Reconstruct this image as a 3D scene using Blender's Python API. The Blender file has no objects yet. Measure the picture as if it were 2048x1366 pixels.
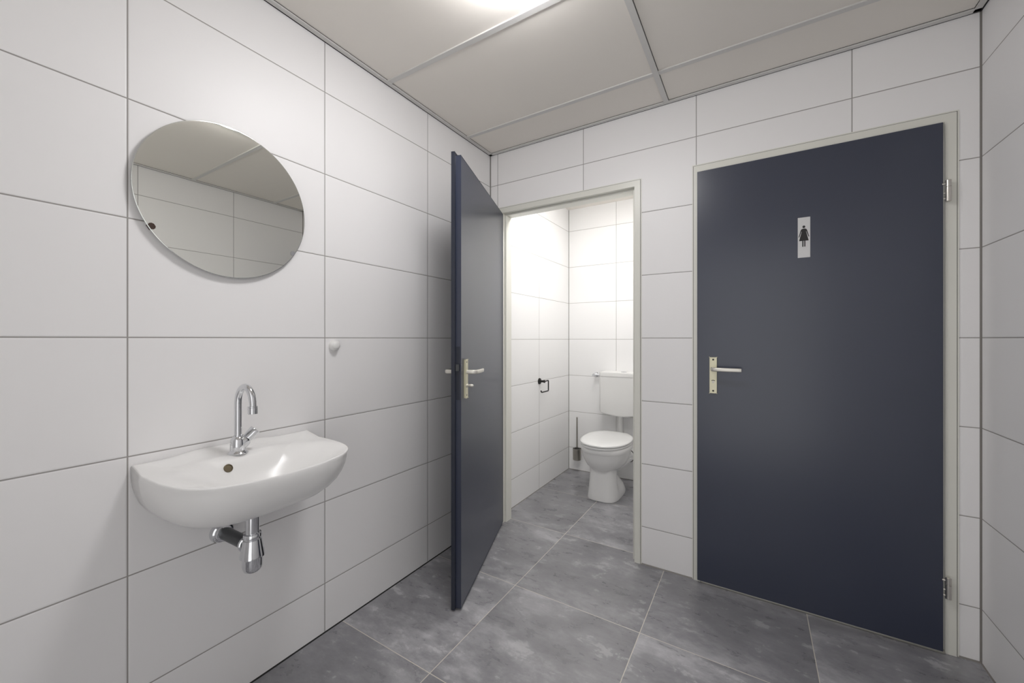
import bpy, bmesh, math
from mathutils import Vector, Matrix
S = bpy.context.scene
COL = S.collection
PI = math.pi

# ------------------------------------------------------------------ materials
def new_mat(name):
    m = bpy.data.materials.new(name); m.use_nodes = True
    nt = m.node_tree; b = nt.nodes['Principled BSDF']
    return m, nt, b
def N(nt, t, **kw):
    n = nt.nodes.new(t)
    for k, v in kw.items(): setattr(n, k, v)
    return n
def math_(nt, op, a, b=None, c=None):
    n = N(nt, 'ShaderNodeMath', operation=op)
    for i, v in enumerate((a, b, c)):
        if v is None: continue
        if isinstance(v, (int, float)): n.inputs[i].default_value = v
        else: nt.links.new(v, n.inputs[i])
    return n.outputs[0]
def mrange(nt, v, a, b, c, d, smooth=True):
    n = N(nt, 'ShaderNodeMapRange')
    if smooth: n.interpolation_type = 'SMOOTHSTEP'
    nt.links.new(v, n.inputs['Value'])
    for k, x in zip(('From Min', 'From Max', 'To Min', 'To Max'), (a, b, c, d)): n.inputs[k].default_value = x
    return n.outputs['Result']
def mixc(nt, f, a, b):
    n = N(nt, 'ShaderNodeMix', data_type='RGBA')
    for s, v in ((n.inputs[0], f), (n.inputs[6], a), (n.inputs[7], b)):
        if isinstance(v, (int, float)): s.default_value = v
        elif isinstance(v, tuple): s.default_value = (*v, 1)
        else: nt.links.new(v, s)
    return n.outputs[2]
def noise(nt, vec, scale, detail=3, rough=.5, dist=0):
    n = N(nt, 'ShaderNodeTexNoise')
    n.inputs['Scale'].default_value = scale; n.inputs['Detail'].default_value = detail
    n.inputs['Roughness'].default_value = rough; n.inputs['Distortion'].default_value = dist
    if vec is not None: nt.links.new(vec, n.inputs['Vector'])
    return n.outputs['Fac']
def bump(nt, b, h, strength, dist):
    n = N(nt, 'ShaderNodeBump'); n.inputs['Strength'].default_value = strength
    n.inputs['Distance'].default_value = dist
    nt.links.new(h, n.inputs['Height']); nt.links.new(n.outputs['Normal'], b.inputs['Normal'])

def plain(name, col, rough=.5, metal=0.0, var=.03, nscale=6, bmp=0, coat=0, spec=.5):
    m, nt, b = new_mat(name)
    g = N(nt, 'ShaderNodeNewGeometry').outputs['Position']
    f = noise(nt, g, nscale, 3)
    lo = tuple(c*(1-var) for c in col); hi = tuple(min(1, c*(1+var)) for c in col)
    nt.links.new(mixc(nt, f, lo, hi), b.inputs['Base Color'])
    b.inputs['Roughness'].default_value = rough; b.inputs['Metallic'].default_value = metal
    b.inputs['Specular IOR Level'].default_value = spec
    b.inputs['Coat Weight'].default_value = coat; b.inputs['Coat Roughness'].default_value = .04
    if bmp: bump(nt, b, noise(nt, g, 90, 4), bmp, .001)
    return m

def tile_wall(name, axis, u0, w, v0, h, col=(.90, .89, .89), grout=(.36, .345, .33), g=.0036, rough=.42):
    m, nt, b = new_mat(name)
    pos = N(nt, 'ShaderNodeNewGeometry').outputs['Position']
    sp = N(nt, 'ShaderNodeSeparateXYZ'); nt.links.new(pos, sp.inputs[0])
    U = sp.outputs['X' if axis == 'x' else 'Y']; V = sp.outputs['Z']
    du = math_(nt, 'PINGPONG', math_(nt, 'SUBTRACT', U, u0), w/2)
    dv = math_(nt, 'PINGPONG', math_(nt, 'SUBTRACT', V, v0), h/2)
    d = math_(nt, 'MINIMUM', du, dv)
    f = mrange(nt, d, g*.5-.0005, g*.5+.0005, 0, 1)
    cu = math_(nt, 'FLOOR', math_(nt, 'DIVIDE', math_(nt, 'SUBTRACT', U, u0), w))
    cv = math_(nt, 'FLOOR', math_(nt, 'DIVIDE', math_(nt, 'SUBTRACT', V, v0), h))
    cb = N(nt, 'ShaderNodeCombineXYZ'); nt.links.new(cu, cb.inputs[0]); nt.links.new(cv, cb.inputs[1])
    wn = N(nt, 'ShaderNodeTexWhiteNoise'); nt.links.new(cb.outputs[0], wn.inputs['Vector'])
    tone = mixc(nt, wn.outputs['Value'], tuple(c*.985 for c in col), tuple(c*1.015 for c in col))
    nt.links.new(mixc(nt, f, grout, tone), b.inputs['Base Color'])
    nt.links.new(mrange(nt, f, 0, 1, .8, rough, False), b.inputs['Roughness'])
    b.inputs['Specular IOR Level'].default_value = .35
    edge = mrange(nt, d, g*.5-.0004, g*.5+.0035, 0, 1)
    wav = math_(nt, 'MULTIPLY', noise(nt, pos, 9, 2), .12)
    bump(nt, b, math_(nt, 'ADD', edge, wav), .5, .0012)
    return m

def tile_floor(name, x0, y0, w):
    m, nt, b = new_mat(name)
    pos = N(nt, 'ShaderNodeNewGeometry').outputs['Position']
    sp = N(nt, 'ShaderNodeSeparateXYZ'); nt.links.new(pos, sp.inputs[0])
    U, V = sp.outputs['X'], sp.outputs['Y']
    su, sv = math_(nt, 'SUBTRACT', U, x0), math_(nt, 'SUBTRACT', V, y0)
    d = math_(nt, 'MINIMUM', math_(nt, 'PINGPONG', su, w/2), math_(nt, 'PINGPONG', sv, w/2))
    f = mrange(nt, d, .0011, .0019, 0, 1)
    cb = N(nt, 'ShaderNodeCombineXYZ')
    nt.links.new(math_(nt, 'FLOOR', math_(nt, 'DIVIDE', su, w)), cb.inputs[0])
    nt.links.new(math_(nt, 'FLOOR', math_(nt, 'DIVIDE', sv, w)), cb.inputs[1])
    wn = N(nt, 'ShaderNodeTexWhiteNoise'); nt.links.new(cb.outputs[0], wn.inputs['Vector'])
    off = N(nt, 'ShaderNodeVectorMath', operation='MULTIPLY_ADD')
    nt.links.new(wn.outputs['Color'], off.inputs[0]); off.inputs[1].default_value = (9, 9, 9)
    nt.links.new(pos, off.inputs[2])
    mp = N(nt, 'ShaderNodeMapping'); nt.links.new(off.outputs[0], mp.inputs['Vector'])
    mp.inputs['Scale'].default_value = (1.0, 1.9, 1)
    v = mp.outputs['Vector']
    n1 = noise(nt, v, 1.9, 9, .66, .35)
    n2 = noise(nt, v, 7.0, 7, .66, .25)
    n3 = noise(nt, off.outputs[0], 42, 4, .6)
    n4 = noise(nt, v, 19, 8, .72, .2)
    a = math_(nt, 'ADD', math_(nt, 'ADD', math_(nt, 'MULTIPLY', n1, .55), math_(nt, 'MULTIPLY', n2, .27)), math_(nt, 'MULTIPLY', n4, .18))
    cr = N(nt, 'ShaderNodeValToRGB'); nt.links.new(a, cr.inputs[0])
    e = cr.color_ramp.elements
    e[0].position = .32; e[0].color = (.145, .143, .155, 1)
    e[1].position = .65; e[1].color = (.60, .595, .62, 1)
    k = e.new(.50); k.color = (.31, .307, .325, 1)
    patch = mrange(nt, math_(nt, 'ADD', n2, math_(nt, 'MULTIPLY', n3, .30)), .745, .80, 0, .45)
    col = mixc(nt, patch, cr.outputs[0], (.62, .62, .63))
    col = mixc(nt, math_(nt, 'MULTIPLY', wn.outputs['Value'], .45), col, (.15, .15, .16))
    nt.links.new(mixc(nt, f, (.66, .62, .55), col), b.inputs['Base Color'])
    nt.links.new(mrange(nt, n2, .3, .7, .26, .36), b.inputs['Roughness'])
    b.inputs['Specular IOR Level'].default_value = .85
    bump(nt, b, math_(nt, 'ADD', mrange(nt, d, .001, .003, 0, 1), math_(nt, 'MULTIPLY', n3, .15)), .35, .001)
    return m

TW, TH, ZR = .5945, .3347, 1.2042
M = {}
M['tile_left'] = tile_wall('glossy white tile left', 'y', -1.7778, TW, ZR, TH)
M['tile_back'] = tile_wall('glossy white tile back', 'x', .6536, TW, ZR, TH)
M['tile_right'] = tile_wall('glossy white tile right', 'y', -1.182, TW, ZR, TH)
M['tile_front'] = tile_wall('glossy white tile front', 'x', .6536, TW, ZR, TH)
M['tile_t_side'] = tile_wall('toilet tile side', 'y', .637, .594, 1.196, .3315, g=.003, grout=(.42, .40, .37), col=(.925, .92, .915))
M['tile_t_back'] = tile_wall('toilet tile back', 'x', .475, .594, 1.196, .3315, g=.003, grout=(.42, .40, .37), col=(.925, .92, .915))
M['floor'] = tile_floor('slate grey floor tile', .5029, -.5107, .593)
M['ceiling'] = plain('ceiling panel', (.87, .83, .77), .55, var=.015, nscale=3)
M['grid'] = plain('ceiling grid paint', (.68, .67, .65), .4, var=.01)
M['gap'] = plain('dark gap', (.02, .02, .02), .9)
M['silicone'] = plain('grey silicone', (.22, .205, .19), .5)
M['silicone_thin'] = plain('grey silicone thin', (.25, .24, .225), .5)
M['frame'] = plain('cream steel frame paint', (.79, .785, .72), .32, var=.02)
M['navy'] = plain('navy laminate', (.029, .036, .064), .28, var=.05, nscale=2.5, spec=.78)
M['navy_edge'] = plain('navy edge paint', (.022, .026, .040), .35, var=.04)
M['ceramic'] = plain('white ceramic', (.88, .875, .865), .25, var=.01, coat=.0, spec=.4)
M['plastic'] = plain('white plastic', (.80, .795, .78), .3, var=.01)
M['lid'] = plain('white seat plastic', (.86, .86, .85), .22, var=.01)
M['chrome'] = plain('chrome', (.72, .73, .75), .07, 1, var=.02)
M['chrome_dark'] = plain('grey pipe', (.10, .105, .11), .35, .7, var=.05)
M['steel'] = plain('brushed steel', (.42, .40, .36), .3, 1, var=.06, nscale=30)
M['alu'] = plain('silver anodised lever', (.74, .72, .66), .38, .75, var=.03)
M['alu_plate'] = plain('champagne anodised plate', (.72, .69, .52), .42, .6, var=.03)
M['hinge_steel'] = plain('nickel hinge', (.66, .64, .60), .22, 1, var=.03)
M['joint'] = plain('dark joint', (.16, .15, .14), .7)
M['dark'] = plain('dark hole', (.03, .027, .022), .6)
M['slot'] = plain('strike plate steel', (.12, .11, .10), .4, .6)
M['black'] = plain('blackened metal', (.022, .021, .020), .42, .4, var=.1)
M['rubber'] = plain('black rubber', (.03, .028, .026), .6)
M['clip'] = plain('brown clip', (.05, .025, .015), .4)
M['overflow'] = plain('brass overflow', (.17, .14, .09), .45, .6)
M['sign_white'] = plain('sign white', (.66, .66, .66), .35, var=.01)
M['sign_black'] = plain('sign black', (.012, .011, .011), .45)
M['strip'] = plain('threshold aluminium', (.42, .41, .37), .4, .5)
M['lampbase'] = plain('lamp base white', (.8, .8, .8), .4)
m, nt, b = new_mat('mirror glass')
b.inputs['Base Color'].default_value = (.84, .845, .80, 1); b.inputs['Metallic'].default_value = 1
b.inputs['Roughness'].default_value = .0
M['mirror'] = m
m, nt, b = new_mat('mirror bevel edge')
b.inputs['Base Color'].default_value = (.80, .82, .79, 1); b.inputs['Metallic'].default_value = .9
b.inputs['Roughness'].default_value = .12
M['mirror_edge'] = m
def emis(name, col, s):
    m, nt, b = new_mat(name)
    b.inputs['Base Color'].default_value = (.8, .8, .8, 1)
    b.inputs['Emission Color'].default_value = (*col, 1); b.inputs['Emission Strength'].default_value = s
    M[name] = m
emis('opal_room', (1.0, .985, .99), 13.3)
emis('opal_toilet', (1.0, .985, .965), 16.5)

# ------------------------------------------------------------------ mesh helpers
def link(name, bm, mat, parent=None, smooth=False, angle=None):
    bmesh.ops.recalc_face_normals(bm, faces=bm.faces)
    me = bpy.data.meshes.new(name); bm.to_mesh(me); bm.free()
    if smooth:
        for p in me.polygons: p.use_smooth = True
    o = bpy.data.objects.new(name, me); COL.objects.link(o)
    me.materials.append(M[mat] if isinstance(mat, str) else mat)
    if parent: o.parent = parent
    if smooth and angle is not None:
        me.set_sharp_from_angle(angle=math.radians(angle))
    return o
def struct(o):
    o['kind'] = 'structure'; return o
def thing(name, label, cat, group=None):
    o = bpy.data.objects.new(name, None); COL.objects.link(o); o.empty_display_size = .05
    o['label'] = label; o['category'] = cat
    if group: o['group'] = group
    return o
def settle(root, loc):
    """move the empty to the thing's base; children keep their world place"""
    root.location = loc
    inv = Matrix.Translation(-Vector(loc))
    for ch in root.children: ch.matrix_parent_inverse = inv
def box(bm, x0, x1, y0, y1, z0, z1, bev=0, seg=2):
    r = bmesh.ops.create_cube(bm, size=1)
    for v in r['verts']:
        v.co = Vector(((x0+x1)/2+v.co.x*(x1-x0), (y0+y1)/2+v.co.y*(y1-y0), (z0+z1)/2+v.co.z*(z1-z0)))
    if bev:
        es = list({e for v in r['verts'] for e in v.link_edges})
        bmesh.ops.bevel(bm, geom=es, offset=bev, segments=seg, affect='EDGES', profile=.5)
    return bm
def frame_of(d):
    d = d.normalized(); a = Vector((0, 0, 1)) if abs(d.z) < .9 else Vector((1, 0, 0))
    u = d.cross(a).normalized(); return u, u.cross(d).normalized()
def rings(bm, rs, cap=True):
    """rs: list of lists of Vector, all same length (closed rings)"""
    R = [[bm.verts.new(p) for p in r] for r in rs]
    n = len(R[0])
    for a, b in zip(R, R[1:]):
        for i in range(n): bm.faces.new((a[i], a[(i+1) % n], b[(i+1) % n], b[i]))
    if cap:
        bm.faces.new(R[0][::-1]); bm.faces.new(R[-1])
    return R
def lathe(bm, base, axis, prof, n=40):
    """prof: (radius, distance along axis)"""
    base = Vector(base); axis = Vector(axis).normalized(); u, v = frame_of(axis)
    rings(bm, [[base+axis*h+(u*math.cos(2*PI*i/n)+v*math.sin(2*PI*i/n))*max(r, 1e-5) for i in range(n)] for r, h in prof])
    return bm
def tube(bm, pts, r, n=20, caps=True):
    pts = [Vector(p) for p in pts]; rs = []
    rr = r if isinstance(r, (list, tuple)) else [r]*len(pts)
    d0 = (pts[1]-pts[0]).normalized(); u, v = frame_of(d0)
    for i, p in enumerate(pts):
        if i == 0: d = pts[1]-p
        elif i == len(pts)-1: d = p-pts[i-1]
        else: d = (pts[i+1]-p).normalized()+(p-pts[i-1]).normalized()
        d.normalize(); u = (u-d*u.dot(d)).normalized(); v = d.cross(u)
        rs.append([p+(u*math.cos(2*PI*k/n)+v*math.sin(2*PI*k/n))*rr[i] for k in range(n)])
    rings(bm, rs, caps); return bm
def fillet(pts, r, n=7):
    pts = [Vector(p) for p in pts]; out = [pts[0]]
    for a, b, c in zip(pts, pts[1:], pts[2:]):
        d1 = (a-b).normalized(); d2 = (c-b).normalized()
        p, q = b+d1*r, b+d2*r
        for i in range(n+1):
            t = i/n; out.append(p*(1-t)**2+b*2*t*(1-t)+q*t*t)
    out.append(pts[-1]); return out
def prism(bm, poly, ext):
    """poly: list of Vector in a plane, ext: Vector extrusion"""
    a = [bm.verts.new(p) for p in poly]; b = [bm.verts.new(p+ext) for p in poly]
    bm.faces.new(a[::-1]); bm.faces.new(b)
    n = len(a)
    for i in range(n): bm.faces.new((a[i], a[(i+1) % n], b[(i+1) % n], b[i]))
    return bm
def nb(): return bmesh.new()

# ------------------------------------------------------------------ room shell
W, ZC, YF = 2.2102, 2.412, -2.62        # width, ceiling, wall behind the camera
TX0, TX1, TY0, TY1, TZC = .031, 1.02, .085, 1.225, 2.39
D1 = (.067, .976, 2.050)                # first doorway: outer left, outer right, outer top of frame
D2 = (1.2365, 2.1450, 2.0585)
struct(link('floor', box(nb(), -.12, W+.12, YF-.12, TY1+.1, -.1, 0), 'floor'))
struct(link('wall_left', box(nb(), -.1, 0, YF, .085, 0, 2.56), 'tile_left'))
struct(link('wall_right', box(nb(), W, W+.1, YF, .085, 0, 2.56), 'tile_right'))
bm = nb()
for a in ((0, D1[0], 0, 2.56), (D1[0], D1[1], D1[2], 2.56), (D1[1], D2[0], 0, 2.56), (D2[0], D2[1], D2[2], 2.56), (D2[1], W, 0, 2.56)):
    box(bm, a[0], a[1], 0, .085, a[2], a[3])
struct(link('wall_back', bm, 'tile_back'))
bm = nb()
for x0, x1, z0 in ((-.1, .80, 0), (.80, 2.05, 2.15), (2.05, W+.1, 0)):  # unseen doorway in the middle, added to let world fill light in
    box(bm, x0, x1, YF-.1, YF, z0, 2.56)
struct(link('wall_front', bm, 'tile_front'))
struct(link('wall_toilet_left', box(nb(), -.1, TX0, .085, TY1+.1, 0, 2.5), 'tile_t_side'))
struct(link('wall_toilet_right', box(nb(), TX1, TX1+.1, .085, TY1, 0, 2.5), 'tile_t_side'))
struct(link('wall_toilet_back', box(nb(), TX0, TX1+.1, TY1, TY1+.1, 0, 2.5), 'tile_t_back'))
struct(link('ceiling', box(nb(), 0, W, YF, 0, ZC+.006, 2.5), 'ceiling'))
struct(link('ceiling_toilet', box(nb(), TX0, TX1, .085, TY1, TZC, 2.5), 'ceiling'))
# suspended ceiling grid: wall angles, then runners
k = 0
def trim(bm, mat):
    global k
    k += 1
    return struct(link('trim_%d' % k, bm, mat))
g = .006
for (x0, x1, y0, y1) in ((g, g+.019, YF, -.006), (W-g-.019, W-g, YF, -.006), (g, W-g, -.005-.019, -.005), (g, W-g, YF+.005, YF+.024)):
    trim(box(nb(), x0, x1, y0, y1, ZC-.001, ZC+.006), 'grid')
# dark shadow lines beside the angles
for (x0, x1, y0, y1) in ((0, g, YF, 0), (W-g, W, YF, 0), (0, W, -.005, 0)):
    trim(box(nb(), x0, x1, y0, y1, ZC-.0004, ZC+.0055), 'gap')
trim(box(nb(), 1.098, 1.122, YF+.02, -.024, ZC-.001, ZC+.006), 'grid')
for y in (-.270, -.870, -1.470, -2.070):
    trim(box(nb(), .025, 1.098, y-.012, y+.012, ZC+.0005, ZC+.006), 'grid')
    trim(box(nb(), 1.122, W-.025, y-.012, y+.012, ZC+.0005, ZC+.006), 'grid')
# fine shadow joints where the panels lie on the grid
for x0 in (.0255, 1.0955, 1.1225, W-.0275):
    pass
for (x0, x1, y0, y1) in ((.0252, .0266, YF, -.024), (W-.0266, W-.0252, YF, -.024), (.026, W-.026, -.0256, -.0242), (1.1222, 1.1240, YF, -.024)):
    trim(box(nb(), x0, x1, y0, y1, ZC+.0048, ZC+.0058), 'gap')
for y in (-.870, -1.470):
    trim(box(nb(), .026, 1.097, y+.0122, y+.0138, ZC+.0048, ZC+.0058), 'gap')
# silicone joints in the corners
def corner(x, y, sx, sy, s, z1, mat):
    bm = nb()
    prism(bm, [Vector((x, y, .001)), Vector((x+sx*s, y, .001)), Vector((x+sx*s*.35, y+sy*s*.35, .001)), Vector((x, y+sy*s, .001))], Vector((0, 0, z1-.001)))
    trim(bm, mat)
corner(W, 0, -1, -1, .0050, ZC, 'silicone')
corner(0, 0, 1, -1, .0055, ZC, 'silicone_thin')
corner(TX0, TY1, 1, -1, .0040, TZC, 'silicone_thin')
def foot(x0, y0, x1, y1, nx, ny, s, mat):
    bm = nb(); a = Vector((x0, y0, 0)); b = Vector((x1, y1, 0)); n = Vector((nx, ny, 0))
    prism(bm, [a, a+n*s, a+Vector((0, 0, s))], b-a)
    trim(bm, mat)
foot(0, YF, 0, -.004, 1, 0, .004, 'gap')
foot(W, YF, W, -.006, -1, 0, .004, 'silicone')
foot(D1[1], 0, D2[0], 0, 0, -1, .005, 'silicone')
foot(D2[1], 0, W, 0, 0, -1, .005, 'silicone')
foot(TX0, .09, TX0, TY1, 1, 0, .004, 'silicone')
foot(TX0, TY1, TX1, TY1, 0, -1, .004, 'silicone')

# ------------------------------------------------------------------ doors and frames
def jamb_profile(xo, s):
    """pressed steel jamb; xo outer edge, s=+1 when the opening lies towards +x; (x,y) points"""
    P = [(0, -.006), (.030, -.006), (.032, -.004), (.032, .022), (.043, .022), (.0445, .024), (.0445, .085), (0, .085)]
    return [Vector((xo+s*a, b, 0)) for a, b in P]
def make_frame(name, x0, x1, zt, label):
    root = thing(name, label, 'door frame')
    P = [(0, -.006), (.030, -.006), (.032, -.004), (.032, .022), (.043, .022), (.0445, .024), (.0445, .085), (0, .085)]
    L0 = [Vector((x0+a, b, 0)) for a, b in P]; L1 = [Vector((x0+a, b, zt-a)) for a, b in P]
    R1 = [Vector((x1-a, b, zt-a)) for a, b in P]; R0 = [Vector((x1-a, b, 0)) for a, b in P]
    for nm, q in (('jamb', (L0, L1)), ('header', (L1, R1)), ('jamb', (R1, R0))):
        bm = nb(); rings(bm, q); link(nm, bm, 'frame', root)
    # thin tile edge profile round the frame
    bm = nb()
    e = .0065
    box(bm, x0-e, x0-.0026, -.0035, 0, 0, zt+.0026); box(bm, x1+.0026, x1+e, -.0035, 0, 0, zt+.0026); box(bm, x0-e, x1+e, -.0035, 0, zt+.0026, zt+e)
    link('edge_profile', bm, 'frame', root)
    bm = nb()
    box(bm, x0-.0026, x0+.0002, -.003, 0, 0, zt-.0002); box(bm, x1-.0002, x1+.0026, -.003, 0, 0, zt-.0002); box(bm, x0-.0026, x1+.0026, -.003, 0, zt-.0002, zt+.0026)
    link('joint_line', bm, 'joint', root)
    return root
f1 = make_frame('door_frame', *D1, 'cream steel door frame around the open toilet doorway')
box_ = nb(); box(box_, D1[1]-.0335, D1[1]-.0318, .002, .016, .965, 1.130, .0006, 1)
link('strike_plate', box_, 'slot', f1)
bm = nb(); lathe(bm, (D1[1]-.0448, .045, .60+.225), (-1, 0, 0), [(.006, 0), (.006, .002), (.001, .0025)], 16); link('buffer', bm, 'silicone_thin', f1)
settle(f1, ((D1[0]+D1[1])/2, .04, 0))
f2 = make_frame('door_frame', *D2, 'cream steel door frame around the closed navy door')
settle(f2, ((D2[0]+D2[1])/2, .04, 0))

def lever_set(o, n, d, side, turn=False, coin=False):
    """o: point on leaf face at the spindle; n: face normal; d: direction the lever points. returns list of (name,bm,mat)"""
    n = Vector(n); d = Vector(d); z = Vector((0, 0, 1))
    out = []
    def slab(c, hu, hz, t, bev):
        bm = nb(); r = bmesh.ops.create_cube(bm, size=1)
        for v in r['verts']:
            p = v.co.copy(); v.co = c+d*(p.x*2*hu)+z*(p.z*2*hz)+n*((p.y+.5)*t)
        bmesh.ops.bevel(bm, geom=bm.edges[:], offset=bev, segments=2, affect='EDGES')
        return bm
    out.append(('backplate', slab(o-z*.0305, .0155, .0865, .0085, .002), 'alu_plate'))
    # lever: neck then a flat swept grip
    bm = nb()
    cs = []
    path = [(0, .006, .0085, .0095), (0, .032, .0085, .0095), (.002, .043, .009, .0095), (.008, .050, .0085, .0092), (.020, .054, .0060, .0090), (.060, .055, .0050, .0088), (.112, .053, .0050, .0088), (.118, .052, .0046, .0080)]
    for i, (a, b, hw, hh) in enumerate(path):
        a0, b0 = path[max(i-1, 0)][:2]; a1, b1 = path[min(i+1, len(path)-1)][:2]
        t = (d*(a1-a0)+n*(b1-b0)).normalized(); w = t.cross(z).normalized()
        c = o+d*a+n*b; R = []
        for q in range(16):
            th = 2*PI*q/16; cc, ss = math.cos(th), math.sin(th)
            R.append(c+w*hw*math.copysign(abs(cc)**.5, cc)+z*hh*math.copysign(abs(ss)**.5, ss))
        cs.append(R)
    rings(bm, cs); out.append(('lever', bm, 'alu'))
    bm = nb()
    for dz in (.0445, -.1055):
        lathe(bm, o+z*dz+n*.0078, n, [(.0042, 0), (.0042, .0011), (.0016, .0011), (.0014, .0007)], 16)
    out.append(('screw', bm, 'dark'))
    if turn:
        bm = nb(); c = o-z*.062+n*.008
        lathe(bm, c, n, [(.0085, 0), (.0085, .006), (.0045, .008), (.0045, .010)], 24)
        q = nb().free()
        R = []
        for a, hw, hh in ((.008, .004, .004), (.013, .0045, .0065), (.024, .0045, .0075), (.031, .003, .0045), (.033, .001, .0015)):
            R.append([c+n*a+d*hw*math.cos(t*PI/6)+z*hh*math.sin(t*PI/6) for t in range(12)])
        rings(bm, R); out.append(('thumb_turn', bm, 'alu'))
    if coin:
        bm = nb(); c = o-z*.061+n*.0082
        lathe(bm, c-z*.002, n, [(.0055, 0), (.0055, .0012), (.0045, .0012), (.0045, .0006), (.0018, .0006), (.0018, .0014), (.0005, .0014)], 24)
        out.append(('coin_release', bm, 'steel'))
        bm = nb(); poly = []
        for i in range(9):
            t = math.radians(40+100*i/8); poly.append(c-z*.002+d*.0105*math.cos(t)+z*.0105*math.sin(t)-n*.0)
        for i in range(9):
            t = math.radians(140-100*i/8); poly.append(c-z*.002+d*.0078*math.cos(t)+z*.0078*math.sin(t))
        prism(bm, poly, n*.0006); out.append(('indicator_slot', bm, 'dark'))
    return out

def hang(parts, door):
    plate = None
    for nm, b_, mt in parts:
        o = link(nm, b_, mt, plate or door, True, 35)
        plate = plate or o
# --- open door: leaf in its own frame (s along the leaf from hinge, t through thickness)
hx, hy = .0980, .0080
dv = Vector((.393-hx, -.792-hy, 0)); LEN = dv.length; dv.normalize()
nin = Vector((-dv.y, dv.x, 0))            # visible inner face normal (towards +x)
if nin.x < 0: nin = -nin
O1 = Vector((hx, hy, 0))
def leafpt(s, t, z): return O1+dv*s-nin*t+Vector((0, 0, z))
door1 = thing('open_door', 'navy door standing ajar into the room, lit pale grey on its inner face', 'door')
def leafprism(pts, s0, s1, bm):
    pass
bm = nb()
def slabL(bm, s0, s1, t0, t1, z0, z1, bev=.001):
    r = bmesh.ops.create_cube(bm, size=1)
    for v in r['verts']:
        p = v.co; v.co = leafpt(s0+(p.x+.5)*(s1-s0), t0+(p.y+.5)*(t1-t0), z0+(p.z+.5)*(z1-z0))
    if bev:
        bmesh.ops.bevel(bm, geom=list({e for v in r['verts'] for e in v.link_edges}), offset=bev, segments=2, affect='EDGES')
ZB, ZT = .012, 2.010
slabL(bm, .012, LEN, 0, .0255, ZB, ZT); link('door_leaf', bm, 'navy', door1)
bm = nb(); slabL(bm, .012, LEN+.012, .0250, .0400, ZB-.003, ZT+.013); link('rebate_lip', bm, 'navy_edge', door1)
bm = nb(); slabL(bm, LEN-.001, LEN+.0006, .0045, .0215, .93, 1.165, .0003); link('lock_forend', bm, 'navy_edge', door1)
bm = nb(); slabL(bm, LEN, LEN+.009, .008, .019, 1.060, 1.086, .002); link('latch', bm, 'chrome_dark', door1)
ho = leafpt(LEN-.058, 0, 1.050)
hang(lever_set(ho, nin, -dv, 1, turn=True), door1)
hang(lever_set(leafpt(LEN-.058, .040, 1.050), -nin, -dv, 1, coin=True), door1)
def hinge(root, x, y, z0, z1, ax, ay):
    bm = nb(); zm = z1-(z1-z0)*.32
    lathe(bm, (x, y, z0), (0, 0, 1), [(.0060, 0), (.0086, .001), (.0086, zm-z0-.0012)], 24)
    lathe(bm, (x, y, zm+.0006), (0, 0, 1), [(.0086, 0), (.0086, z1-zm-.002), (.0065, z1-zm)], 24)
    lathe(bm, (x, y, zm-.002), (0, 0, 1), [(.006, 0), (.006, .004)], 16)
    tube(bm, [(x-.004*0, y, (zm+z1)/2), (x+ax, y+ay, (zm+z1)/2)], .0048, 10)
    tube(bm, [(x, y, zm-.022), (x+ax*.8, y+ay*.8, zm-.022)], .0042, 10)
    tube(bm, [(x, y, z0+.012), (x+ax*.8, y+ay*.8, z0+.012)], .0042, 10)
    return link('hinge', bm, 'hinge_steel', root, True, 35)
for z0 in (.225, 1.715):
    hinge(door1, D1[0]+.020, -.017, z0, z0+.08, .01, .02)
settle(door1, tuple(leafpt(LEN/2, .02, 0)))

# --- closed door
door2 = thing('closed_door', 'closed navy door with a woman pictogram sign', 'door')
X0, X1 = 1.2545, 2.1045
bm = nb(); box(bm, X0, X1, -.0215, -.0065, .0125, 2.0225, .0012); link('door_leaf', bm, 'navy', door2)
bm = nb(); box(bm, X0+.016, X1-.016, -.007, .0195, .014, 2.008, .001); link('rebate_core', bm, 'navy_edge', door2)
hang(lever_set(Vector((1.3255, -.0215, 1.0555)), (0, -1, 0), Vector((1, 0, 0)), 1, coin=True), door2)
for z0 in (.218, 1.719):
    hinge(door2, 2.1175, -.024, z0, z0+.081, -.014, .006)
settle(door2, ((X0+X1)/2, -.01, 0))
bm = nb(); box(bm, D2[0]+.033, D2[1]-.033, -.014, .021, .0, .009, .002); 
th = link('threshold_strip', bm, 'strip'); th['label'] = 'narrow grey metal threshold strip on the floor under the closed navy door'; th['category'] = 'threshold'

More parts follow.
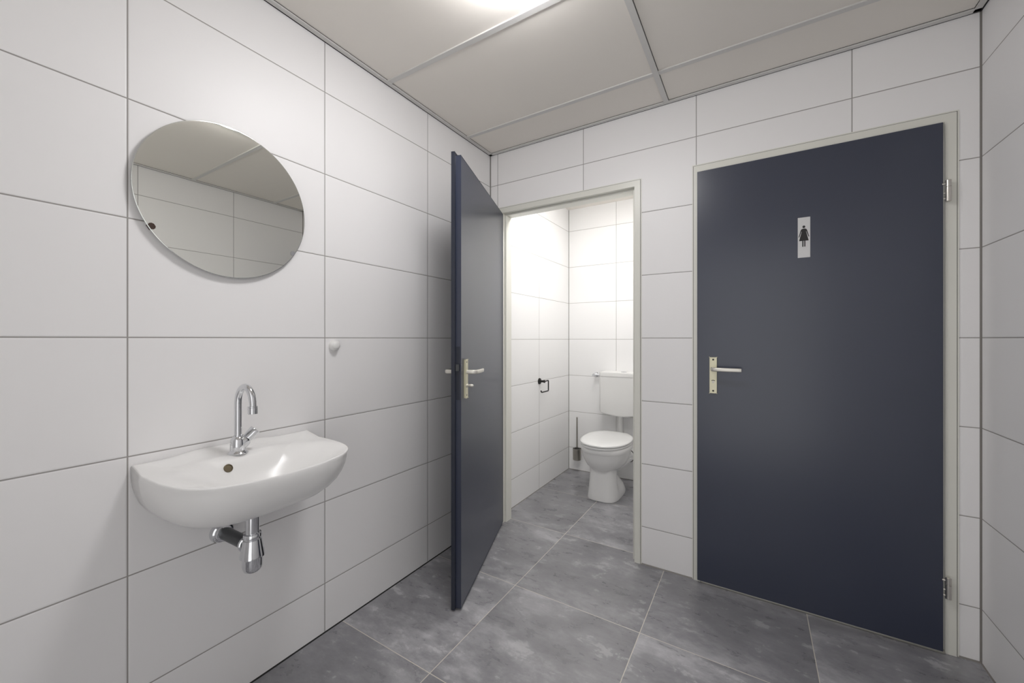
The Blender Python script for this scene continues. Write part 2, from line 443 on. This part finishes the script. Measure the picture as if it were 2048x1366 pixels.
# --- woman sign
sg = thing('restroom_sign', 'small white plaque with a black woman pictogram on the closed navy door', 'sign')
sx0, sx1, sz0, sz1, sy = 1.6565, 1.7005, 1.5545, 1.7300, -.0216
bm = nb(); box(bm, sx0, sx1, sy-.0016, sy, sz0, sz1, .0005, 1); link('plaque', bm, 'sign_white', sg)
bm = nb(); cx = (sx0+sx1)/2-.0005
def pg(pts):  # pts in mm relative to (cx, head-centre z)
    prism(bm, [Vector((cx+a/1000, sy-.0016, 1.6885+c/1000)) for a, c in pts], Vector((0, -.0005, 0)))
pg([(5.0*math.cos(2*PI*i/28), 5.6*math.sin(2*PI*i/28)) for i in range(28)])
pg([(-5, -8.5), (-9.0, -10.5), (-11.2, -15), (-18.6, -43), (-18.2, -45), (-16.6, -45), (-15.8, -43), (-8.4, -19.5), (-7.6, -20.5), (-17.0, -61), (-5.6, -61), (-5.6, -85), (-5.2, -86.5), (-3.6, -87.3), (-2.0, -86.5), (-1.4, -85), (-1.4, -61),
    (1.4, -61), (1.4, -85), (2.0, -86.5), (3.6, -87.3), (5.2, -86.5), (5.6, -85), (5.6, -61), (17.0, -61), (7.6, -20.5), (8.4, -19.5), (15.8, -43), (16.6, -45), (18.2, -45), (18.6, -43), (11.2, -15), (9.0, -10.5), (5, -8.5), (2.5, -7.8), (-2.5, -7.8)])
link('pictogram', bm, 'sign_black', sg)
settle(sg, (cx, sy, sz0))

# ------------------------------------------------------------------ round mirror
mr = thing('wall_mirror', 'round frameless mirror on the left tiled wall above the washbasin', 'mirror')
my, mz, R0 = -1.526, 1.652, .2485
bm = nb(); lathe(bm, (.0125, my, mz), (1, 0, 0), [(R0-.0006, 0), (R0, .0006), (R0, .0034), (R0-.0010, .0040)], 160)
link('glass_edge', bm, 'mirror_edge', mr, True, 30)
bm = nb(); lathe(bm, (.0164, my, mz), (1, 0, 0), [(R0-.0016, 0), (R0-.0018, .0004)], 160)
link('mirror_glass', bm, 'mirror', mr)
for (cy, cz, rot) in ((-1.7325, 1.524, 1), (-1.3205, 1.519, -1)):
    bm = nb(); a = math.atan2(cz-mz, cy-my)
    c = Vector((0, my+math.cos(a)*(R0-.0065), mz+math.sin(a)*(R0-.0065)))
    ru = Vector((0, math.cos(a), math.sin(a))); tu = Vector((0, -math.sin(a), math.cos(a)))
    prism(bm, [c+ru*.002+tu*(-.008), c+ru*.002+tu*.008, c+ru*-.004+tu*.009, c+ru*-.010+tu*.004, c+ru*-.010-tu*.004, c+ru*-.004-tu*.009], Vector((.0125, 0, 0)))
    prism(bm, [c+ru*.0045+tu*(-.007), c+ru*.0045+tu*.007, c+ru*-.0+tu*.0095, c+ru*-.005+tu*.0085, c+ru*-.009+tu*.004, c+ru*-.009-tu*.004, c+ru*-.005-tu*.0085, c-tu*.0095], Vector((.0185, 0, 0)))
    link('mirror_clip', bm, 'clip' if rot > 0 else 'chrome', mr)
settle(mr, (0, my, mz-R0))

# ------------------------------------------------------------------ wall buffer
ws = thing('door_stop', 'small round white door buffer on the left wall beneath a tile joint', 'door stop')
bm = nb(); lathe(bm, (0, -1.1435, 1.1725), (1, 0, 0), [(.0225, 0), (.0225, .004), (.0215, .011), (.0185, .016), (.0175, .0172)], 40)
link('collar', bm, 'plastic', ws, True, 35)
bm = nb(); lathe(bm, (.0168, -1.1435, 1.1725), (1, 0, 0), [(.0172, 0), (.0165, .003), (.013, .0060), (.007, .0074), (.0005, .0078)], 40)
link('cap', bm, 'plastic', ws, True, 60)
settle(ws, (0, -1.1435, 1.1725))

# ------------------------------------------------------------------ washbasin
YC = -1.515
def sgn(v): return -1 if v < 0 else 1
def rim_out(th, a, D, n=3.6, m=4.4):
    c, s = math.cos(th), math.sin(th)
    return D*abs(s)**(2/m), YC+a*sgn(c)*abs(c)**(2/n)
def ss(e0, e1, x):
    t = max(0, min(1, (x-e0)/(e1-e0))); return t*t*(3-2*t)
def basin():
    root = thing('washbasin', 'white ceramic washbasin mounted on the left tiled wall', 'washbasin')
    NA, NBK = 88, 40
    def outline(a, D, n, m, x0=.0015):
        P = []
        for i in range(NA):
            th = PI*i/(NA-1); x, y = rim_out(th, a, D, n, m); P.append((max(x, x0), y))
        P[0] = (x0, P[0][1]); P[-1] = (x0, P[-1][1])
        for j in range(1, NBK): P.append((x0, P[NA-1][1]+(P[0][1]-P[NA-1][1])*j/NBK))
        return P
    def zt(x, y):
        base = .8275+.0155*(1-ss(.006, .060, x))     # ledge rises to the wall
        qx = (x-.235)/.150; qy = (y-YC)/.232
        q = (abs(qx)**2.5+abs(qy)**2.5)**(1/2.5)
        depth = .120*(1-ss(.0, 1.06, q))
        deck = (1-ss(.100, .145, x))*(1-ss(.075, .170, abs(y-YC+.020)))
        return base*(1)-depth*(1-deck)+deck*.009
    bm = nb()
    O = outline(.257, .372, 3.6, 4.4)
    cx, cy = .205, YC
    rr = [0, .08, .16, .24, .30, .36, .42, .48, .54, .60, .65, .70, .74, .78, .82, .85, .88, .905, .93, .95, .965, .978, .988]
    top = []
    for r in rr[1:]:
        top.append([Vector((cx+(x-cx)*r, cy+(y-cy)*r, zt(cx+(x-cx)*r, cy+(y-cy)*r))) for x, y in O])
    # rounded lip
    lip = []
    for r, dz in ((.995, -.0012), (1.0, -.005)):
        lip.append([Vector((max(.0012, cx+(x-cx)*r), cy+(y-cy)*r, zt(x, y)+dz)) for x, y in O])
    hull = []
    #       t      halfwidth depth  z
    lev = [(.2570, .3725, .812), (.2560, .3715, .800), (.2535, .366, .780), (.2480, .355, .757), (.2390, .338, .733), (.2260, .316, .711), (.2060, .290, .692), (.1800, .262, .680), (.1400, .226, .674), (.080, .190, .6725)]
    for a, D, z in lev:
        P = outline(a, D, 3.4, 4.0)
        hull.append([Vector((x, y, z)) for x, y in P])
    Rr = [[bm.verts.new(p) for p in r] for r in top+lip+hull]
    n = len(Rr[0])
    for a, b_ in zip(Rr, Rr[1:]):
        for i in range(n): bm.faces.new((a[i], a[(i+1) % n], b_[(i+1) % n], b_[i]))
    c = bm.verts.new((cx, cy, zt(cx, cy)))
    for i in range(n): bm.faces.new((c, Rr[0][(i+1) % n], Rr[0][i]))
    bm.faces.new(Rr[-1])
    o = link('basin_bowl', bm, 'ceramic', root, True)
    # overflow ring and hole on the bowl's back slope
    oy = -1.585
    for nm, mt, prof in (('overflow_ring', 'overflow', [(.0125, -.004), (.0125, .0022), (.0105, .0030), (.0098, .0012)]),):
        ox = .132; e = .002
        oz = zt(ox, oy)
        nx = Vector((-(zt(ox+e, oy)-zt(ox-e, oy))/(2*e), -(zt(ox, oy+e)-zt(ox, oy-e))/(2*e), 1)).normalized()
        bm = nb(); lathe(bm, Vector((ox, oy, oz)), nx, prof, 36); link(nm, bm, mt, o, True, 40)
    bm = nb(); lathe(bm, (.205, YC, zt(.205, YC)), (0, 0, 1), [(.022, -.002), (.022, .002), (.019, .003), (.006, .0025)], 32); link('drain', bm, 'chrome', o, True, 40)
    bm = nb(); lathe(bm, (.035, -1.425, .640), (0, 0, 1), [(.006, 0), (.008, .004), (.008, .036)], 16); link('fixing_bolt', bm, 'chrome_dark', root, True, 40)
    settle(root, (0, YC, .672))
    return zt
zt = basin()

# ------------------------------------------------------------------ tap
tp = thing('basin_tap', 'chrome swan neck tap with slanted knob on the washbasin', 'tap')
tx, ty = .090, -1.540; tz = zt(tx, ty)-.0005
bm = nb()
lathe(bm, (tx, ty, tz), (0, 0, 1), [(.0285, 0), (.0285, .002), (.0235, .008), (.0215, .0095), (.0210, .030), (.0195, .043), (.0150, .051), (.0125, .053), (.0125, .057)], 40)
link('tap_body', bm, 'chrome', tp, True, 28)
# side boss leaning right and forward, with its knob
kd = Vector((.12, .70, .62)).normalized()
bm = nb(); ks = Vector((tx, ty, tz+.020))
lathe(bm, ks, kd, [(.0180, 0), (.0190, .014), (.0185, .026), (.0165, .031)], 32)
boss = link('knob_boss', bm, 'chrome', tp, True, 30)
bm = nb()
u, v = frame_of(kd); kb = ks+kd*.0315; R = []
for r, h in ((.0120, 0), (.0140, .002), (.0155, .012), (.0180, .032), (.0175, .0355), (.013, .0370), (.001, .0372)):
    R.append([kb+kd*h+(u*math.cos(2*PI*i/48)+v*math.sin(2*PI*i/48))*r*(1+.10*math.cos(3*2*PI*i/48)*(1 if h > .001 else 0)) for i in range(48)])
rings(bm, R); link('tap_knob', bm, 'chrome', boss, True, 40)
bm = nb()
sd = Vector((.985, .17, 0)).normalized()       # spout swings slightly to the right
base = Vector((tx, ty, tz+.050)); hgt = .108; rad = .0345
P = [base+Vector((0, 0, hgt*i/6)) for i in range(7)]
top_ = base+Vector((0, 0, hgt))
for i in range(1, 19):
    a = PI*i/18
    P.append(top_+sd*(rad*(1-math.cos(a)))+Vector((0, 0, rad*1.58*math.sin(a))))
P.append(P[-1]+Vector((0, 0, -.010)))
tube(bm, P, .0102, 24); spt = link('spout', bm, 'chrome', tp, True, 50)
bm = nb(); e = P[-1]
lathe(bm, e+Vector((0, 0, .006)), (0, 0, -1), [(.0100, 0), (.0132, .001), (.0132, .004), (.0122, .005), (.0132, .006), (.0132, .024), (.0120, .0255), (.0095, .0250)], 28)
link('aerator', bm, 'chrome', spt, True, 30)
settle(tp, (tx, ty, tz))

# ------------------------------------------------------------------ bottle trap
bt = thing('bottle_trap', 'chrome bottle trap hanging beneath the washbasin', 'drain trap')
qx, qy = .190, -1.544
bm = nb(); lathe(bm, (qx, qy, .602), (0, 0, 1), [(.0180, 0), (.0180, .0715)], 32); link('tailpiece', bm, 'chrome', bt, True, 40)
bm = nb(); lathe(bm, (qx, qy, .602), (0, 0, 1), [(.0185, .0065), (.0235, .0055), (.0245, .002), (.0245, -.004), (.0225, -.006), (.0225, -.010), (.0245, -.0115), (.0325, -.058), (.0330, -.0645), (.0285, -.0650)], 48)
link('trap_collar', bm, 'chrome', bt, True, 28)
bm = nb(); lathe(bm, (qx, qy, .540), (0, 0, -1), [(.0272, 0), (.0272, .028), (.0262, .036), (.0225, .044), (.0140, .0495), (.001, .051)], 48)
link('trap_cup', bm, 'chrome', bt, True, 40)
bm = nb(); tube(bm, [(.004, qy-.006, .566), (.155, qy, .566), (qx-.006, qy, .566)], .0190, 28); link('waste_pipe', bm, 'chrome_dark', bt, True, 40)
bm = nb(); lathe(bm, (qx-.026, qy-.001, .566), (-1, 0, 0), [(.022, 0), (.0245, .002), (.0245, .010), (.0200, .012)], 32); link('outlet_nut', bm, 'chrome', bt, True, 28)
bm = nb(); lathe(bm, (0, qy-.006, .566), (1, 0, 0), [(.0345, 0), (.0345, .003), (.030, .013), (.0255, .016), (.0245, .028), (.0200, .029)], 40); link('wall_rosette', bm, 'chrome', bt, True, 28)
settle(bt, (qx, qy, .497))

# ------------------------------------------------------------------ toilet
to = thing('toilet', 'white floor-standing toilet with closed lid in the lit toilet cubicle', 'toilet')
cx = .520
def dring(yf, yb, hw, z, n=56, pf=2.2, back=.62, tilt=0):
    """egg outline: rounded front at yf, squarer back at yb"""
    ym = yf+(yb-yf)*.52; P = []
    for i in range(n):
        t = 2*PI*i/n; c, s = math.cos(t), math.sin(t)
        if s < 0: x = hw*sgn(c)*abs(c)**(2/pf); y = ym-(ym-yf)*abs(s)**(2/pf)
        else: x = hw*sgn(c)*abs(c)**(back); y = ym+(yb-ym)*abs(s)**(.62); x *= (1-.16*ss(0, 1, abs(s)))
        P.append(Vector((cx+x, y, z+tilt*(y-yf))))
    return P
# bowl
bm = nb()
rings(bm, [dring(.690, .985, .080, .205), dring(.660, .99, .110, .222), dring(.632, 1.00, .138, .250), dring(.612, 1.01, .160, .290), dring(.600, 1.02, .172, .325), dring(.594, 1.03, .177, .352), dring(.5925, 1.03, .1785, .356), dring(.588, 1.04, .181, .362), dring(.583, 1.05, .184, .392), dring(.588, 1.045, .180, .398)])
link('bowl', bm, 'ceramic', to, True, 50)
# pedestal
def pring(yf, yb, hw, z, k=3.6, n=48):
    P = []
    for i in range(n):
        t = 2*PI*i/n; c, s = math.cos(t), math.sin(t)
        P.append(Vector((cx+hw*sgn(c)*abs(c)**(2/k), (yf+yb)/2+(yb-yf)/2*sgn(s)*abs(s)**(2/k), z)))
    return P
bm = nb()
rings(bm, [pring(.652, 1.02, .118, .002), pring(.652, 1.02, .118, .018), pring(.656, 1.01, .113, .060), pring(.664, .99, .106, .120), pring(.670, .97, .101, .190), pring(.672, .97, .103, .225), pring(.664, .98, .112, .260)])
o = link('pedestal', bm, 'ceramic', to, True, 60)
# recess in the pedestal's flank, right and left
for s in (1, -1):
    pass
for v in o.data.vertices:
    x = v.co.x-cx; y, z = v.co.y, v.co.z
    if abs(x) > .03:
        w = ss(.765, .805, y)*ss(.050, .085, z)*(1-ss(.235, .27, z))
        v.co.x = cx+x*(1-.55*w)
bm = nb()
rings(bm, [dring(.580, 1.065, 0.1776, .3990), dring(.573, 1.070, 0.1834, .402), dring(.572, 1.070, 0.1843, .410), dring(.577, 1.065, 0.1805, .4145)])
link('seat', bm, 'lid', to, True, 40)
bm = nb()
rings(bm, [dring(.578, 1.065, 0.1805, .4165), dring(.571, 1.072, 0.1853, .4195), dring(.571, 1.072, 0.1857, .428), dring(.576, 1.068, 0.1815, .4335), dring(.590, 1.055, 0.1681, .4375), dring(.64, 1.010, 0.1146, .4405), dring(.72, 0.860, 0.0382, .4415)])
link('lid', bm, 'lid', to, True, 40)
bm = nb()
tube(bm, [(cx-.10, 1.068, .412), (cx+.10, 1.068, .412)], .010, 16); link('seat_hinge', bm, 'lid', to, True, 50)
# waste outlet towards the wall
bm = nb()
tube(bm, fillet([(cx+.02, .90, .20), (cx+.075, 1.02, .232), (cx+.085, 1.12, .235)], .04), [.05]*9+[.05], 32)
link('outlet', bm, 'ceramic', to, True, 50)
bm = nb(); lathe(bm, (cx+.0850, 1.112, .235), (0, 1, 0), [(.052, .003), (.0550, .004), (.0550, .009), (.052, .010)], 40); link('outlet_seal', bm, 'rubber', to, True, 40)
bm = nb(); lathe(bm, (cx+.0850, 1.124, .235), (0, 1, 0), [(.052, 0), (.052, TY1-1.124)], 40); link('outlet_sleeve', bm, 'plastic', to, True, 40)

# ------------------------------------------------------------------ cistern
ci = thing('cistern', 'white plastic flush cistern hung on the rear wall above the toilet', 'cistern')
cc = .552; hw = .178
bm = nb(); R = []
def cring(hw, yf, z, sag=0, bow=0):
    P = []
    m = 20
    for i in range(m+1):
        t = -1+2*i/m; e = max(0, abs(t)-.88)/.12
        x = cc+hw*t; y = yf+.022*e*e+ .010*t*t
        P.append(Vector((x, y, z+sag*t*t)))
    P.append(Vector((cc+hw, TY1-.001, z+sag))); P.append(Vector((cc-hw, TY1-.001, z+sag)))
    return P
rings(bm, [cring(hw*.96, 1.066, .560, .020), cring(hw*.985, 1.056, .566, .020), cring(hw, 1.050, .580, .018), cring(hw, 1.050, .70, .002), cring(hw, 1.050, .885, 0)])
link('tank', bm, 'plastic', ci, True, 35)
bm = nb()
rings(bm, [cring(hw+.0015, 1.0480, .8865), cring(hw+.001, 1.0480, .889), cring(hw+.001, 1.0480, .914), cring(hw, 1.050, .9195), cring(hw-.01, 1.062, .9225)])
link('tank_lid', bm, 'plastic', ci, True, 35)
bm = nb(); lathe(bm, (cc+.02, 1.12, .9225), (0, 0, 1), [(.024, -.001), (.024, .003), (.021, .005), (.001, .0055)], 32); link('flush_button', bm, 'chrome', ci, True, 35)
bm = nb(); tube(bm, [(cx+.007, 1.172, .575), (cx+.007, 1.172, .42), (cx+.007, 1.172, .36)], .022, 28); link('flush_pipe', bm, 'plastic', to, True, 50)
bm = nb(); tube(bm, fillet([(cx+.007, 1.172, .37), (cx+.007, 1.172, .32), (cx+.002, 1.02, .315)], .03), .022, 28); link('flush_bend', bm, 'plastic', to, True, 50)
settle(ci, (cc, TY1-.08, .56))
settle(to, (cx, .83, 0))

# stop valve
sv = thing('stop_valve', 'small chrome stop valve on the rear wall left of the cistern', 'valve')
bm = nb(); lathe(bm, (.298, TY1, .884), (0, -1, 0), [(.021, 0), (.021, .003), (.011, .007), (.0095, .009), (.0095, .050), (.013, .051), (.014, .056), (.014, .071), (.011, .074)], 28)
link('valve_body', bm, 'chrome', sv, True, 30)
bm = nb(); lathe(bm, (.301, 1.192, .882), (1, 0, 0), [(.0085, 0), (.0085, .030), (.0125, .031), (.0125, .048), (.0085, .050), (.0085, .0755)], 24)
link('valve_outlet', bm, 'chrome', sv, True, 30)
settle(sv, (.298, TY1, .884))

# toilet brush
br = thing('toilet_brush', 'stainless toilet brush in a wall holder left of the toilet', 'toilet brush')
bx, by = .134, 1.172
bm = nb(); lathe(bm, (bx, by, .112), (0, 0, 1), [(.034, 0), (.0365, .002), (.0375, .088), (.0385, .091), (.0385, .101), (.0355, .102), (.0355, .090), (.034, .02), (.001, .01)], 40); link('holder_cup', bm, 'steel', br, True, 35)
bm = nb(); lathe(bm, (bx, by, .204), (0, 0, 1), [(.0345, 0), (.0345, .006), (.016, .010), (.011, .018), (.0085, .019)], 32); link('brush_cap', bm, 'black', br, True, 35)
bm = nb(); tube(bm, [(bx, by, .215), (bx, by, .35), (bx, by, .494)], [.0075, .0068, .0068], 20); link('handle', bm, 'steel', br, True, 40)
bm = nb(); box(bm, bx-.012, bx+.012, by+.035, TY1, .185, .209, .002); link('wall_bracket', bm, 'steel', br)
settle(br, (bx, by, .112))

# paper holder
ph = thing('toilet_paper_holder', 'empty black toilet paper holder on the cubicle left wall', 'paper holder')
py, pz = .640, .862
bm = nb(); lathe(bm, (TX0, py, pz), (1, 0, 0), [(.0250, 0), (.0250, .004), (.0225, .006), (.0225, .008), (.010, .010), (.0085, .012), (.0085, .040), (.011, .041), (.011, .050), (.008, .052)], 32)
link('rosette', bm, 'black', ph, True, 30)
bm = nb(); x = TX0+.046
tube(bm, fillet([(x, py, pz), (x+.004, py+.062, pz+.004), (x+.004, py+.062, pz-.080), (x+.004, py-.058, pz-.080), (x+.004, py-.066, pz-.066)], .010), .0048, 16)
link('hanger_bar', bm, 'black', ph, True, 50)
settle(ph, (TX0, py, pz))

# ------------------------------------------------------------------ ceiling lamps
def lamp(x, y, z, r, mat, label, dep=1.0):
    root = thing('ceiling_lamp', label, 'lamp')
    bm = nb(); lathe(bm, (x, y, z), (0, 0, -1), [(r+.004, 0), (r+.006, .004), (r+.006, .020), (r, .024)], 64); link('lamp_base', bm, 'lampbase', root, True, 30)
    bm = nb(); lathe(bm, (x, y, z-.0225), (0, 0, -1), [(r, 0), (r-.002, .012*dep), (r*.93, .030*dep), (r*.78, .045*dep), (r*.55, .054*dep), (r*.28, .059*dep), (.001, .060*dep)], 64); link('diffuser', bm, mat, root, True, 60)
    settle(root, (x, y, z))
lamp(.845, -1.147, ZC+.006, .178, 'opal_room', 'round glowing opal lamp on the main ceiling, at the top edge of the photo', 1.0)
lamp(.660, .360, TZC, .160, 'opal_toilet', 'round glowing opal lamp on the toilet cubicle ceiling', .12)

# ------------------------------------------------------------------ world, camera
w = bpy.data.worlds.new('World'); S.world = w; w.use_nodes = True
w.node_tree.nodes['Background'].inputs[0].default_value = (1, .99, .98, 1)
w.node_tree.nodes['Background'].inputs[1].default_value = .53  # even fill light, added to enter through the front wall opening
cd = bpy.data.cameras.new('Camera'); cam = bpy.data.objects.new('Camera', cd); COL.objects.link(cam)
cam.location = (1.495, -2.1504, 1.2); cam.rotation_euler = (PI/2, 0, .5525)
cd.sensor_width = 36; cd.sensor_fit = 'HORIZONTAL'; cd.lens = 36*786.7/2048
cd.shift_y = -5.25/2048; cd.clip_start = .02
S.camera = cam
vs = S.view_settings; vs.view_transform = 'Standard'; vs.look = 'None'; vs.gamma = 1; vs.use_curve_mapping = False
vs.exposure = 1.28
